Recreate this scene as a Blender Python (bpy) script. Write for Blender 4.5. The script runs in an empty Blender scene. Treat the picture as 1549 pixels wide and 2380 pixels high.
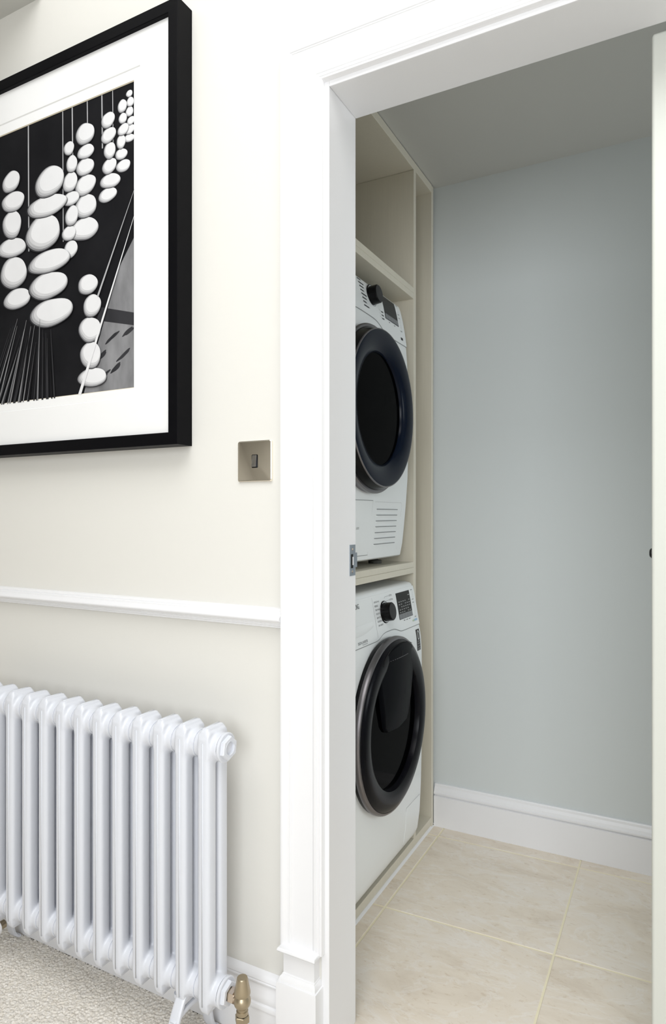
import bpy, bmesh, math, random
import numpy as np
from mathutils import Vector, Matrix
random.seed(7); np.random.seed(7)
PI = math.pi
sc = bpy.context.scene
COL = sc.collection

# ------------------------------------------------------------------ camera
H = 1.12                                  # lens height
YAW = math.radians(27.83)                 # lens turned to the left of the closet axis
cd = bpy.data.cameras.new('camera'); cam = bpy.data.objects.new('camera', cd); COL.objects.link(cam)
cam.location = (0, 0, H); cam.rotation_euler = (PI/2, 0, YAW)
cd.sensor_fit = 'VERTICAL'; cd.sensor_height = 36; cd.lens = 36*1522/2380
cd.shift_y = 7/2380; cd.clip_start = .02
sc.camera = cam

# ------------------------------------------------------------------ sky, lamps, exposure
sc.view_settings.view_transform = 'Standard'; sc.view_settings.look = 'None'
sc.view_settings.gamma = 1; sc.view_settings.use_curve_mapping = False
sc.view_settings.exposure = 0.28
w = bpy.data.worlds.new('sky'); sc.world = w; w.use_nodes = True
bg = w.node_tree.nodes['Background']; bg.inputs[0].default_value = (.80, .89, 1, 1); bg.inputs[1].default_value = 1.0

def area(name, loc, rot, sx, sy, watts, col=(1, 1, 1)):
    l = bpy.data.lights.new(name, 'AREA'); l.shape = 'RECTANGLE'; l.size = sx; l.size_y = sy
    l.energy = watts; l.color = col
    o = bpy.data.objects.new(name, l); COL.objects.link(o); o.location = loc; o.rotation_euler = rot
    return o
# daylight through the roof light over the hall and frontal fill added behind the camera
area('skylight_daylight', (-.25, -.42, 3.30), (0, 0, 0), 2.3, 1.9, 40, (1, 1, 1))
area('rear_fill', (.45, -1.66, 1.55), (PI/2, 0, 0), 1.5, 1.3, 37, (.95, .975, 1))

area('closet_side_fill', (2.38, 1.78, 1.45), (0, PI/2, 0), .9, .66, 10.5, (.90, .96, 1))  # unseen window light added to brighten the closet; bluish door reflections suggest it

# ------------------------------------------------------------------ materials
def nmat(name, col, rough=.5, metal=0, spec=.5, coat=0, bump=None, var=None, coatr=.05):
    m = bpy.data.materials.new(name); m.use_nodes = True
    nt = m.node_tree; b = nt.nodes['Principled BSDF']
    b.inputs['Base Color'].default_value = (*col, 1); b.inputs['Roughness'].default_value = rough
    b.inputs['Metallic'].default_value = metal; b.inputs['Specular IOR Level'].default_value = spec
    b.inputs['Coat Weight'].default_value = coat; b.inputs['Coat Roughness'].default_value = coatr
    if bump or var:
        tc = nt.nodes.new('ShaderNodeTexCoord')
    if bump:
        sc_, st, det = bump
        n = nt.nodes.new('ShaderNodeTexNoise'); n.inputs['Scale'].default_value = sc_; n.inputs['Detail'].default_value = det
        nt.links.new(tc.outputs['Object'], n.inputs['Vector'])
        bp = nt.nodes.new('ShaderNodeBump'); bp.inputs['Strength'].default_value = st; bp.inputs['Distance'].default_value = .002
        nt.links.new(n.outputs['Fac'], bp.inputs['Height']); nt.links.new(bp.outputs['Normal'], b.inputs['Normal'])
    if var:
        sc_, c2, stretch = var
        mp = nt.nodes.new('ShaderNodeMapping'); mp.inputs['Scale'].default_value = stretch
        nt.links.new(tc.outputs['Object'], mp.inputs['Vector'])
        n = nt.nodes.new('ShaderNodeTexNoise'); n.inputs['Scale'].default_value = sc_; n.inputs['Detail'].default_value = 4
        nt.links.new(mp.outputs['Vector'], n.inputs['Vector'])
        mx = nt.nodes.new('ShaderNodeMix'); mx.data_type = 'RGBA'
        mx.inputs[6].default_value = (*col, 1); mx.inputs[7].default_value = (*c2, 1)
        nt.links.new(n.outputs['Fac'], mx.inputs[0]); nt.links.new(mx.outputs[2], b.inputs['Base Color'])
    return m

M = {}
M['hall_wall'] = nmat('hall_wall_paint', (.76, .747, .703), .75, spec=.25, bump=(55, .10, 3))
M['rear_wall'] = nmat('taupe_bounce_paint', (.56, .54, .50), .8, spec=.2)  # unseen walls; taupe picked for how much light they bounce back
M['closet_wall'] = nmat('closet_wall_paint', (.65, .685, .685), .8, spec=.2, bump=(60, .10, 3))
M['ceiling'] = nmat('ceiling_paint', (.60, .60, .57), .85, spec=.2)
M['gloss'] = nmat('white_satin_woodwork', (.85, .85, .865), .32, spec=.45, bump=(18, .05, 2))
M['door'] = nmat('door_eggshell', (.64, .655, .605), .4, bump=(20, .05, 2))
M['cab'] = nmat('cream_melamine', (.72, .68, .57), .45, var=(6, (.66, .62, .52), (40, 40, 1.5)))
M['sealant'] = nmat('white_sealant', (.80, .80, .80), .5)
M['grout'] = nmat('cream_grout', (.86, .79, .58), .8)
M['rad'] = nmat('pale_grey_radiator_paint', (.71, .73, .785), .28, spec=.5, bump=(160, .12, 2))
M['dark_rubber'] = nmat('dark_rubber', (.05, .05, .04), .6)
M['brass'] = nmat('antique_brass', (.44, .37, .265), .38, metal=1, bump=(60, .06, 2))
M['brass2'] = nmat('pale_nickel_brass', (.62, .53, .45), .22, metal=1)
M['black_frame'] = nmat('black_satin_frame', (.0035, .0035, .0045), .42, spec=.06)
M['mat_board'] = nmat('white_mount_board', (.87, .87, .865), .85, spec=.1)
M['mat_core'] = nmat('cream_mount_bevel', (.75, .68, .54), .8)
M['nickel'] = nmat('polished_nickel', (.93, .88, .79), .10, metal=1)
M['chrome'] = nmat('polished_chrome', (.80, .80, .82), .10, metal=1)
M['steel'] = nmat('zinc_steel', (.33, .37, .42), .45, metal=.6)
M['hole'] = nmat('dark_hole', (.006, .006, .006), .9)
M['white_app'] = nmat('white_enamel', (.86, .885, .89), .28, coat=.2)
M['seam'] = nmat('grey_seam', (.30, .31, .31), .7)
M['ring_steel'] = nmat('dark_chrome_rim', (.22, .21, .22), .34, metal=1)
M['black_gloss'] = nmat('black_gloss_door', (.004, .004, .006), .24, spec=.10)
M['flap'] = nmat('black_satin_flap', (.004, .0045, .006), .38, spec=.03)
M['blue_gloss'] = nmat('blue_black_gloss_door', (.002, .005, .014), .22, spec=.12)
M['smoked'] = nmat('smoked_window', (.001, .001, .0012), .06, spec=.01)
M['black_plastic'] = nmat('black_plastic', (.004, .004, .0045), .25, spec=.15)
M['knob_face'] = nmat('charcoal_knob_face', (.022, .022, .023), .4, spec=.2)
M['display'] = nmat('dark_display', (.012, .0125, .012), .3, spec=.15)
M['keypad'] = nmat('grey_keypad', (.21, .22, .23), .4)
M['ink'] = nmat('dark_ink', (.06, .06, .065), .6)
M['pale_ink'] = nmat('pale_ink', (.45, .46, .46), .6)
M['green_ink'] = nmat('green_ink', (.30, .50, .14), .6)
M['blue_ink'] = nmat('blue_ink', (.10, .38, .68), .6)
M['sticker'] = nmat('black_sticker', (.018, .015, .014), .5)
M['drum'] = nmat('drum_glint_steel', (.30, .31, .33), .3, metal=.8)

def tile_mat():
    m = nmat('beige_marble_tile', (.70, .62, .51), .34, spec=.4); nt = m.node_tree; b = nt.nodes['Principled BSDF']
    geo = nt.nodes.new('ShaderNodeNewGeometry'); oi = nt.nodes.new('ShaderNodeObjectInfo')
    ad = nt.nodes.new('ShaderNodeVectorMath'); ad.operation = 'MULTIPLY_ADD'
    nt.links.new(oi.outputs['Random'], ad.inputs[0]); ad.inputs[1].default_value = (9, 7, 3); nt.links.new(geo.outputs['Position'], ad.inputs[2])
    mp = nt.nodes.new('ShaderNodeMapping'); mp.inputs['Rotation'].default_value = (0, 0, .5); mp.inputs['Scale'].default_value = (1, 2.1, 1)
    nt.links.new(ad.outputs[0], mp.inputs['Vector'])
    def noise(s, d, dist):
        n = nt.nodes.new('ShaderNodeTexNoise'); n.inputs['Scale'].default_value = s; n.inputs['Detail'].default_value = d
        n.inputs['Distortion'].default_value = dist; n.inputs['Roughness'].default_value = .65
        nt.links.new(mp.outputs['Vector'], n.inputs['Vector']); return n
    n1 = noise(4.5, 6, .6); r1 = nt.nodes.new('ShaderNodeValToRGB')
    e = r1.color_ramp.elements; e[0].position = .3; e[0].color = (.70, .61, .50, 1); e[1].position = .68; e[1].color = (.83, .765, .68, 1)
    x = e.new(.5); x.color = (.805, .72, .605, 1)
    nt.links.new(n1.outputs['Fac'], r1.inputs['Fac'])
    n2 = noise(3.0, 8, 1.6); r2 = nt.nodes.new('ShaderNodeValToRGB')
    e = r2.color_ramp.elements; e[0].position = .47; e[0].color = (0, 0, 0, 1); e[1].position = .53; e[1].color = (0, 0, 0, 1); k = e.new(.5); k.color = (1, 1, 1, 1)
    nt.links.new(n2.outputs['Fac'], r2.inputs['Fac'])
    n3 = noise(42, 3, .5); r3 = nt.nodes.new('ShaderNodeValToRGB')
    e = r3.color_ramp.elements; e[0].position = .30; e[0].color = (.72, .62, .50, 1); e[1].position = .42; e[1].color = (1, 1, 1, 1)
    nt.links.new(n3.outputs['Fac'], r3.inputs['Fac'])
    ma = nt.nodes.new('ShaderNodeMath'); ma.operation = 'MULTIPLY'; ma.inputs[1].default_value = .34; nt.links.new(r2.outputs['Color'], ma.inputs[0])
    mx = nt.nodes.new('ShaderNodeMix'); mx.data_type = 'RGBA'; nt.links.new(ma.outputs[0], mx.inputs[0])
    nt.links.new(r1.outputs['Color'], mx.inputs[6]); mx.inputs[7].default_value = (.90, .87, .83, 1)
    mu = nt.nodes.new('ShaderNodeMix'); mu.data_type = 'RGBA'; mu.blend_type = 'MULTIPLY'; mu.inputs[0].default_value = .4
    nt.links.new(mx.outputs[2], mu.inputs[6]); nt.links.new(r3.outputs['Color'], mu.inputs[7])
    nt.links.new(mu.outputs[2], b.inputs['Base Color'])
    return m
M['tile'] = tile_mat()

def carpet_mat():
    m = nmat('loop_pile_wool', (.70, .64, .56), .95, spec=.1); nt = m.node_tree; b = nt.nodes['Principled BSDF']
    geo = nt.nodes.new('ShaderNodeNewGeometry')
    v = nt.nodes.new('ShaderNodeTexVoronoi'); v.inputs['Scale'].default_value = 190; nt.links.new(geo.outputs['Position'], v.inputs['Vector'])
    r = nt.nodes.new('ShaderNodeMix'); r.data_type = 'RGBA'; r.inputs[6].default_value = (.90, .865, .81, 1); r.inputs[7].default_value = (.74, .685, .60, 1)
    nt.links.new(v.outputs['Color'], r.inputs[0]); nt.links.new(r.outputs[2], b.inputs['Base Color'])
    bp = nt.nodes.new('ShaderNodeBump'); bp.inputs['Strength'].default_value = .6; bp.inputs['Distance'].default_value = .003; bp.invert = True
    nt.links.new(v.outputs['Distance'], bp.inputs['Height']); nt.links.new(bp.outputs['Normal'], b.inputs['Normal'])
    return m
M['carpet'] = carpet_mat()

def print_mat(name, a, bcol, scale, stretch):
    return nmat(name, a, .6, spec=.03, var=(scale, bcol, stretch))
M['p_black'] = print_mat('print_black', (.006, .006, .007), (.018, .018, .02), 8, (1, 1, 1))
M['p_white'] = print_mat('print_white', (.80, .80, .81), (.70, .70, .71), 14, (1, 1, 1))
M['p_grey'] = print_mat('print_mid_grey', (.34, .34, .35), (.10, .10, .105), 30, (1, 1, .35))
M['p_soft'] = print_mat('print_light_grey', (.50, .50, .51), (.34, .34, .35), 20, (1, 1, 1))
M['p_light'] = print_mat('print_pale_grey', (.66, .66, .67), (.52, .52, .53), 24, (1, 1, 1))
M['p_dark'] = print_mat('print_dark_grey', (.055, .055, .06), (.018, .018, .02), 18, (1, 1, .3))

# ------------------------------------------------------------------ mesh helpers
def obj(name, bm, mat, parent=None, smooth=False, kind=None):
    me = bm
    if isinstance(bm, bmesh.types.BMesh):
        bmesh.ops.recalc_face_normals(bm, faces=bm.faces[:])
        me = bpy.data.meshes.new(name); bm.to_mesh(me); bm.free()
    mats = mat if isinstance(mat, (list, tuple)) else [mat]
    if not me.materials:
        for m in mats: me.materials.append(m)
    o = bpy.data.objects.new(name, me); COL.objects.link(o)
    if smooth:
        me.polygons.foreach_set('use_smooth', [True]*len(me.polygons))
        if smooth != 'all':
            try: me.set_sharp_from_angle(angle=math.radians(38))
            except Exception: pass
    if parent: 
        o.parent = parent
        o.matrix_parent_inverse = Matrix.Translation(-parent.location) if parent.type == 'EMPTY' else Matrix.Identity(4)
    if kind: o['kind'] = kind
    return o
def struct(name, bm, mat, parent=None, smooth=False):
    return obj(name, bm, mat, parent, smooth, None if parent else 'structure')
def thing(name, label, cat, loc, group=None):
    o = bpy.data.objects.new(name, None); COL.objects.link(o); o.location = loc; o.empty_display_size = .05
    o['label'] = label; o['category'] = cat
    if group: o['group'] = group
    return o
def tag(o, label, cat, group=None):
    o['label'] = label; o['category'] = cat
    if group: o['group'] = group
    return o
def box(bm, x0, x1, y0, y1, z0, z1, bev=0, seg=2):
    g = bmesh.ops.create_cube(bm, size=1)['verts']
    for v in g:
        v.co = Vector(((x0+x1)/2+v.co.x*(x1-x0), (y0+y1)/2+v.co.y*(y1-y0), (z0+z1)/2+v.co.z*(z1-z0)))
    if bev:
        es = list({e for v in g for e in v.link_edges})
        bmesh.ops.bevel(bm, geom=es, offset=bev, segments=seg, affect='EDGES', profile=.5)
    return bm
def B(x0, x1, y0, y1, z0, z1, bev=0, seg=2):
    return box(bmesh.new(), x0, x1, y0, y1, z0, z1, bev, seg)
def loft(bm, rings, cap=True, closed=True):
    """rings: lists of points of one length, bridged in order"""
    vs = [[bm.verts.new(p) for p in r] for r in rings]
    n = len(vs[0])
    for a, b in zip(vs, vs[1:]):
        for i in range(n if closed else n-1):
            j = (i+1) % n
            bm.faces.new((a[i], a[j], b[j], b[i]))
    if cap:
        bm.faces.new(vs[0][::-1]); bm.faces.new(vs[-1])
    return vs
def extrude_x(bm, prof, x0, x1):          # prof: closed list of (y,z)
    loft(bm, [[(x0, y, z) for y, z in prof], [(x1, y, z) for y, z in prof]])
def lathe(bm, prof, center, axis='x', n=64, closed_prof=False, phase=0):
    """prof: list of (r, a) with a along the axis; open ends are capped if r>0"""
    cx, cy, cz = center; rings = []
    for r, a in prof:
        ring = []
        for k in range(n):
            t = 2*PI*k/n+phase; c, s = r*math.cos(t), r*math.sin(t)
            ring.append({'x': (cx+a, cy+c, cz+s), 'y': (cx+c, cy+a, cz+s), 'z': (cx+c, cy+s, cz+a)}[axis])
        rings.append(ring)
    if closed_prof:
        vs = loft(bm, rings, cap=False)
        a, b = vs[-1], vs[0]
        for i in range(n): j = (i+1) % n; bm.faces.new((a[i], a[j], b[j], b[i]))
    else:
        loft(bm, rings)
    return bm
def sweep_yz(bm, path, width, thick, xc):
    """flat bar swept along a (y,z) path; width(t) across x, thick(t) normal to the path"""
    rings = []; n = len(path)
    for i, (y, z) in enumerate(path):
        a = path[max(0, i-1)]; b = path[min(n-1, i+1)]
        d = Vector((b[0]-a[0], b[1]-a[1])).normalized(); nn = Vector((-d.y, d.x)); t = i/(n-1)
        hw, ht = width(t)/2, thick(t)/2
        ring = []
        for k in range(12):
            th = 2*PI*k/12+PI/12; cx = math.copysign(abs(math.cos(th))**.5, math.cos(th)); cy = math.copysign(abs(math.sin(th))**.5, math.sin(th))
            ring.append((xc+hw*cx, y+nn.x*ht*cy, z+nn.y*ht*cy))
        rings.append(ring)
    loft(bm, rings)
def bez(p0, p1, p2, p3, n=12):
    out = []
    for i in range(n+1):
        t = i/n; u = 1-t
        out.append(tuple(u**3*a+3*u*u*t*b+3*u*t*t*c+t**3*d for a, b, c, d in zip(p0, p1, p2, p3)))
    return out
def arc(cx, cy, r, a0, a1, n):
    return [(cx+r*math.cos(a0+(a1-a0)*i/n), cy+r*math.sin(a0+(a1-a0)*i/n)) for i in range(n+1)]

# ------------------------------------------------------------------ measured layout (metres; x along the picture wall, y into the closet)
WY = 1.18            # face of the picture wall
WB = 1.30            # its closet side
XJ, XJ2 = -.631, .131    # door opening
ZH = 1.995           # its head
CB = 2.275           # closet back wall
XC = -.782           # front of the tall cabinet
CEIL = 2.5; CCEIL = 2.305

# ------------------------------------------------------------------ structure: hall
bm = bmesh.new()
box(bm, -3.1, XJ-.018, WY, WB, 0, 3.36); box(bm, XJ2+.018, 2.5, WY, WB, 0, 3.36); box(bm, XJ-.018, XJ2+.018, WY, WB, ZH+.018, 3.36)
struct('wall_front', bm, M['hall_wall'])
struct('wall_left', B(-3.2, -3.1, -1.9, WB, 0, 3.1), M['rear_wall'])
struct('wall_right', B(1.6, 1.7, -1.9, WY, 0, 3.1), M['rear_wall'])
bm = bmesh.new()
for a in ((-3.1, -.5, 0, 3.1), (1.2, 1.6, 0, 3.1), (-.5, 1.2, 0, .8), (-.5, 1.2, 2.3, 3.1)): box(bm, a[0], a[1], -1.9, -1.75, a[2], a[3])
struct('wall_rear', bm, M['rear_wall'])
bm = bmesh.new()
fx = [(-.5, -.44, .8, 2.3), (1.14, 1.2, .8, 2.3), (-.44, 1.14, .8, .86), (-.44, 1.14, 2.24, 2.3), (.32, .38, .86, 2.24)]
for a in fx: box(bm, a[0], a[1], -1.86, -1.80, a[2], a[3], .006)
struct('added_window_1', bm, M['gloss'])  # unseen window frame, made up to go with the rear fill lamp
# ceiling with the roof-light opening along the picture wall
SX0, SX1, SY0 = -1.50, .98, -1.45
bm = bmesh.new()
box(bm, -3.1, SX0, -1.75, WY, CEIL, CEIL+.12); box(bm, SX1, 1.6, -1.75, WY, CEIL, CEIL+.12); box(bm, SX0, SX1, -1.75, SY0, CEIL, CEIL+.12)
box(bm, SX0-.05, SX0, SY0, WY, CEIL+.12, 3.36); box(bm, SX1, SX1+.05, SY0, WY, CEIL+.12, 3.36); box(bm, SX0-.05, SX1+.05, SY0-.05, SY0, CEIL+.12, 3.36)
struct('ceiling', bm, M['ceiling'])
struct('trim_5', B(SX0-.05, SX1+.05, SY0-.05, WB, 3.36, 3.42), M['gloss'])      # head of the roof-light shaft
# carpeted hall floor: plain ground, and real loops where the lens sees them
struct('floor_hall', B(-3.1, 1.6, -1.75, 1.24, -.06, -.004), M['carpet'])
gx = np.arange(-1.80, -.66, .0021); gy = np.arange(.74, 1.1615, .0021)
X, Y = np.meshgrid(gx, gy, indexing='ij')
P = .0060
hgt = np.zeros_like(X)
I0 = np.floor(X/P).astype(int); J0 = np.floor(Y/P).astype(int)
rj = np.random.rand(401, 401, 3)
for di in (-1, 0, 1):
    for dj in (-1, 0, 1):
        I = I0+di; J = J0+dj; q = rj[I % 401, J % 401]
        cx = (I+.5+.5*(J % 2)+(q[..., 0]-.5)*.6)*P; cy = (J+.5+(q[..., 1]-.5)*.6)*P
        d2 = ((X-cx)**2+(Y-cy)**2)/(P*.62)**2
        hgt = np.maximum(hgt, np.sqrt(np.clip(1-d2, 0, 1))*(.0034+.0018*q[..., 2]))
V = np.stack([X.ravel(), Y.ravel(), (hgt-.0035).ravel()], 1)
nx, ny = X.shape; idx = np.arange(nx*ny).reshape(nx, ny)
F = np.stack([idx[:-1, :-1], idx[1:, :-1], idx[1:, 1:], idx[:-1, 1:]], -1).reshape(-1, 4)
me = bpy.data.meshes.new('carpet_pile'); me.vertices.add(len(V)); me.vertices.foreach_set('co', V.astype(np.float32).ravel())
me.loops.add(F.size); me.loops.foreach_set('vertex_index', F.astype(np.int32).ravel())
me.polygons.add(len(F)); me.polygons.foreach_set('loop_start', np.arange(0, F.size, 4, dtype=np.int32))
me.update(calc_edges=True); me.validate()
o = obj('carpet_pile', me, M['carpet'], None, 'all', 'stuff'); tag(o, 'cream loop pile carpet in front of the column radiator', 'carpet')

# ------------------------------------------------------------------ structure: closet
struct('wall_back', B(-1.60, 2.5, CB, CB+.1, 0, 2.6), M['closet_wall'])
struct('wall_closet_left', B(-1.60, -1.50, WB, CB, 0, 2.6), M['closet_wall'])
bm = bmesh.new()
box(bm, 2.4, 2.5, WB, CB, 0, .95); box(bm, 2.4, 2.5, WB, CB, 1.95, 2.6); box(bm, 2.4, 2.5, WB, 1.40, .95, 1.95); box(bm, 2.4, 2.5, 2.16, CB, .95, 1.95)
struct('wall_closet_right', bm, M['closet_wall'])
bm = bmesh.new()
for a in ((1.40, 1.45, .95, 1.95), (2.11, 2.16, .95, 1.95), (1.45, 2.11, .95, 1.00), (1.45, 2.11, 1.90, 1.95), (1.755, 1.805, 1.0, 1.9)): box(bm, 2.44, 2.49, a[0], a[1], a[2], a[3], .004)
struct('added_window_2', bm, M['gloss'])  # unseen window frame, added around the side lamp that brightens the closet
struct('ceiling_closet', B(-1.50, 2.5, WB, CB, CCEIL, 2.5), M['ceiling'])
fl = struct('floor', B(-1.60, 2.5, 1.24, CB, -.06, -.0012), M['grout'])
xj = [-1.2035, -.742, -.2805, .181, .6425, 1.104, 1.5655, 2.027, 2.4]
yj = [1.24, 1.2625, 1.724, 2.190, CB]
def jy(v, x): return v if v in (1.24, CB) else v+.030*(x+.74)
g = .0026
for i in range(len(xj)-1):
    for j in range(len(yj)-1):
        x0, x1 = xj[i]+g, xj[i+1]-g
        bm = bmesh.new(); top = []; bot = []; rim = []
        e = .0012
        cs = [(x0, jy(yj[j], x0)+g), (x1, jy(yj[j], x1)+g), (x1, jy(yj[j+1], x1)-g), (x0, jy(yj[j+1], x0)-g)]
        ins = [(1, 1), (-1, 1), (-1, -1), (1, -1)]
        if min(c[1] for c in cs[2:])-max(c[1] for c in cs[:2]) < .01: bm.free(); continue
        rings = [[(x, y, -.0030) for x, y in cs], [(x, y, -.0008) for x, y in cs], [(x+a*e, y+b*e, 0) for (x, y), (a, b) in zip(cs, ins)]]
        loft(bm, rings)
        obj('tile', bm, M['tile'], fl)

# skirting of the closet's back wall
bm = bmesh.new()
t = .019; h = .150
prof = [(CB, 0), (CB-t, 0), (CB-t, .108), (CB-t+.0065, .1105), (CB-t+.0065, .1135), (CB-t-.001, .1165), (CB-t-.001, .122), (CB-t+.002, .1245), (CB-t+.004, .132), (CB-t+.009, .140), (CB-t+.010, .147), (CB-t+.0125, h), (CB, h)]
extrude_x(bm, prof, -.780, 2.4)
struct('baseboard_back', bm, M['gloss'])

# ------------------------------------------------------------------ hall joinery
# lining of the opening
bm = bmesh.new()
box(bm, XJ-.018, XJ, WY-.002, WB+.003, 0, ZH+.018, .0015); box(bm, XJ2, XJ2+.018, WY-.002, WB+.003, 0, ZH+.018, .0015); box(bm, XJ, XJ2, WY-.002, WB+.003, ZH, ZH+.018, .0015)
lining = struct('trim_2', bm, M['gloss'])
# architrave swept round the opening: (u from the outer edge, protrusion)
AXO, AZO = -.7355, 2.1005
ap = [(0, 0), (0, .022), (.0015, .0245), (.004, .0252), (.0075, .0245), (.0105, .0225), (.014, .0205), (.018, .0195), (.0205, .0195), (.0215, .0175), (.0235, .0172), (.0245, .0155), (.0265, .0150),
      (.0735, .0150), (.0745, .0162), (.0785, .0172), (.0815, .0168), (.0825, .0148), (.0845, .0146), (.0855, .0160), (.0885, .0158), (.0893, .0140), (.0905, .0140), (.0912, .0150), (.0935, .0145), (.0945, .0130), (.0953, 0)]
AXR = -AXO+XJ+XJ2
bm = bmesh.new()
rings = [[(AXO+u, WY-d, .222) for u, d in ap], [(AXO+u, WY-d, AZO-u) for u, d in ap], [(AXR-u, WY-d, AZO-u) for u, d in ap], [(AXR-u, WY-d, .222) for u, d in ap]]
loft(bm, rings)
arch = struct('trim_1', bm, M['gloss'], smooth=True)
def plinth_block(x0, x1):
    bm = bmesh.new()
    rings = []
    def ring(z, ins, y): rings.append([(x0+ins, WY, z), (x0+ins, y, z), (x1-ins, y, z), (x1-ins, WY, z)])
    for z, ins, y in ((0, 0, 1.1450), (.150, 0, 1.1450), (.1535, .001, 1.1458), (.1545, .0035, 1.149), (.158, .0042, 1.1495), (.1635, .006, 1.1525), (.1655, .0088, 1.155), (.1680, .0092, 1.1556), (.1690, .0105, 1.1580),
                      (.2130, .0105, 1.1580), (.2140, .0050, 1.1500), (.2165, .0030, 1.1460), (.2195, .0022, 1.1445), (.2230, .0028, 1.1455), (.2255, .0050, 1.1480), (.2270, .0080, 1.1520), (.2280, .012, 1.158), (.2300, .015, 1.166)):
        ring(z, ins, y)
    loft(bm, rings)
    return bm
obj('plinth_block', plinth_block(-.7385, -.6440), M['gloss'], arch, True)
obj('plinth_block', plinth_block(.1440, .2385), M['gloss'], arch, True)
# dado rail
bm = bmesh.new()
dp = [(WY, .8805), (WY-.010, .8805), (WY-.0125, .8825), (WY-.0125, .8850), (WY-.0165, .8870), (WY-.0165, .8895), (WY-.0215, .8915)] + \
     [(WY-.0215-.0075*math.sin(PI*i/8), .8925+.0165*i/8) for i in range(9)] + \
     [(WY-.0205, .9105), (WY-.0205, .9130), (WY-.0150, .9145), (WY-.0150, .9175), (WY-.0100, .9190), (WY-.0080, .9215), (WY, .9225)]
extrude_x(bm, dp, -3.1, AXO)
struct('trim_3', bm, M['gloss'], smooth=True)
bm = bmesh.new(); extrude_x(bm, dp, AXR, 1.6); struct('trim_4', bm, M['gloss'], smooth=True)
# hall skirting: plain board under a tall moulding
bp_ = [(WY, 0), (1.1600, 0), (1.1600, .068), (1.1575, .0690), (1.1570, .0745), (1.1582, .0775), (1.1610, .0785), (1.1618, .0800), (1.1612, .0830), (1.1600, .0870), (1.1618, .0960), (1.1655, .1060), (1.1668, .1140), (1.1668, .1185), (1.1640, .1192), (1.1636, .1218), (1.1660, .1232), (1.1650, .1260), (1.1665, .1300), (1.1700, .1340), (1.1745, .1365), (WY, .1385)]
bm = bmesh.new(); extrude_x(bm, bp_, -3.1, -.7380); struct('baseboard_front', bm, M['gloss'], smooth=True)
bm = bmesh.new(); extrude_x(bm, bp_, .2380, 1.6); struct('baseboard_front_right', bm, M['gloss'], smooth=True)

# strike plate of the door, let into the far edge of the left lining
t = thing('strike_plate', 'small grey metal strike plate screwed to the white door jamb', 'strike plate', (XJ, 1.285, .9875))
bm = bmesh.new()
for a in ((1.2715, 1.2765, .9875, 1.0550), (1.2890, 1.2985, .9875, 1.0550), (1.2765, 1.2890, 1.0345, 1.0550), (1.2765, 1.2890, .9875, 1.0040), (1.2985, 1.3075, 1.0050, 1.0370)):
    box(bm, XJ-.0005, XJ+.0013, a[0], a[1], a[2], a[3])
obj('plate', bm, M['steel'], t)
obj('keep_slot', B(XJ-.0003, XJ+.0004, 1.2765, 1.2890, 1.0040, 1.0345), M['hole'], t)
obj('keep_tongue', B(XJ+.0003, XJ+.0016, 1.2863, 1.2890, 1.0105, 1.0285), M['gloss'], t)
for z in (1.0450, .9965):
    bm = bmesh.new(); lathe(bm, [(.0030, .0008), (.0030, .0019), (.0020, .0023)], (XJ, 1.2835, z), 'x', 16)
    box(bm, XJ+.0020, XJ+.0026, 1.2832, 1.2838, z-.002, z+.002)
    obj('screw', bm, M['brass2'], t, True)

# sliding door leaf behind the wall, drawn back to the right
d1 = bpy.data.objects.new('door_1', None); COL.objects.link(d1); d1.location = (.35, 1.335, .01); d1['kind'] = 'structure'
bm = B(-.0430, .86, 1.318, 1.356, .010, 1.992, .006, 3)
obj('door_leaf', bm, M['door'], d1, True)
bm = bmesh.new(); lathe(bm, [(.009, -.001), (.009, .0015), (.006, .004), (.003, .0045)], (-.043, 1.337, 1.050), 'x', 20)
for v in bm.verts: v.co.x = -.043-(v.co.x+.043)
obj('latch', bm, M['black_plastic'], d1, True)

# ------------------------------------------------------------------ framed print
PX0, PX1, PZ0, PZ1 = -2.13, -.9895, 1.2785, 2.279
FY = 1.130
pic = thing('framed_picture', 'large black framed monochrome print with wide white mount hanging above the dado rail', 'picture', ((PX0+PX1)/2, WY, PZ0))
fp = [(0, WY-.0005), (0, FY+.001), (.001, FY), (.0265, FY), (.0280, FY+.0015), (.0280, WY-.0005)]
bm = bmesh.new()
rg = [[(PX0+u, y, PZ0+u) for u, y in fp], [(PX1-u, y, PZ0+u) for u, y in fp], [(PX1-u, y, PZ1-u) for u, y in fp], [(PX0+u, y, PZ1-u) for u, y in fp]]
vs = loft(bm, rg, cap=False)
for i in range(len(fp)): j = (i+1) % len(fp); bm.faces.new((vs[-1][i], vs[-1][j], vs[0][j], vs[0][i]))
obj('frame', bm, M['black_frame'], pic)
def window_board(x0, x1, z0, z1, X0, X1, Z0, Z1, y, th, bev):
    """mount board with a bevelled window; slot 1 on the bevel"""
    bm = bmesh.new()
    O = [(x0, z0), (x1, z0), (x1, z1), (x0, z1)]; I1 = [(X0-bev, Z0-bev), (X1+bev, Z0-bev), (X1+bev, Z1+bev), (X0-bev, Z1+bev)]; I2 = [(X0, Z0), (X1, Z0), (X1, Z1), (X0, Z1)]
    vs = loft(bm, [[(x, y+th, z) for x, z in O], [(x, y, z) for x, z in O], [(x, y, z) for x, z in I1], [(x, y+th, z) for x, z in I2]], cap=False)
    bm.faces.ensure_lookup_table()
    for f in bm.faces[8:12]: f.material_index = 1
    return bm
IX0, IX1, IZ0, IZ1 = -1.985, -1.1343, 1.4208, 2.1408
obj('mount', window_board(PX0+.027, PX1-.027, PZ0+.027, PZ1-.027, -2.006, -1.1130, 1.3975, 2.1690, 1.1405, .0018, .0016), [M['mat_board'], M['mat_board']], pic)
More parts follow.
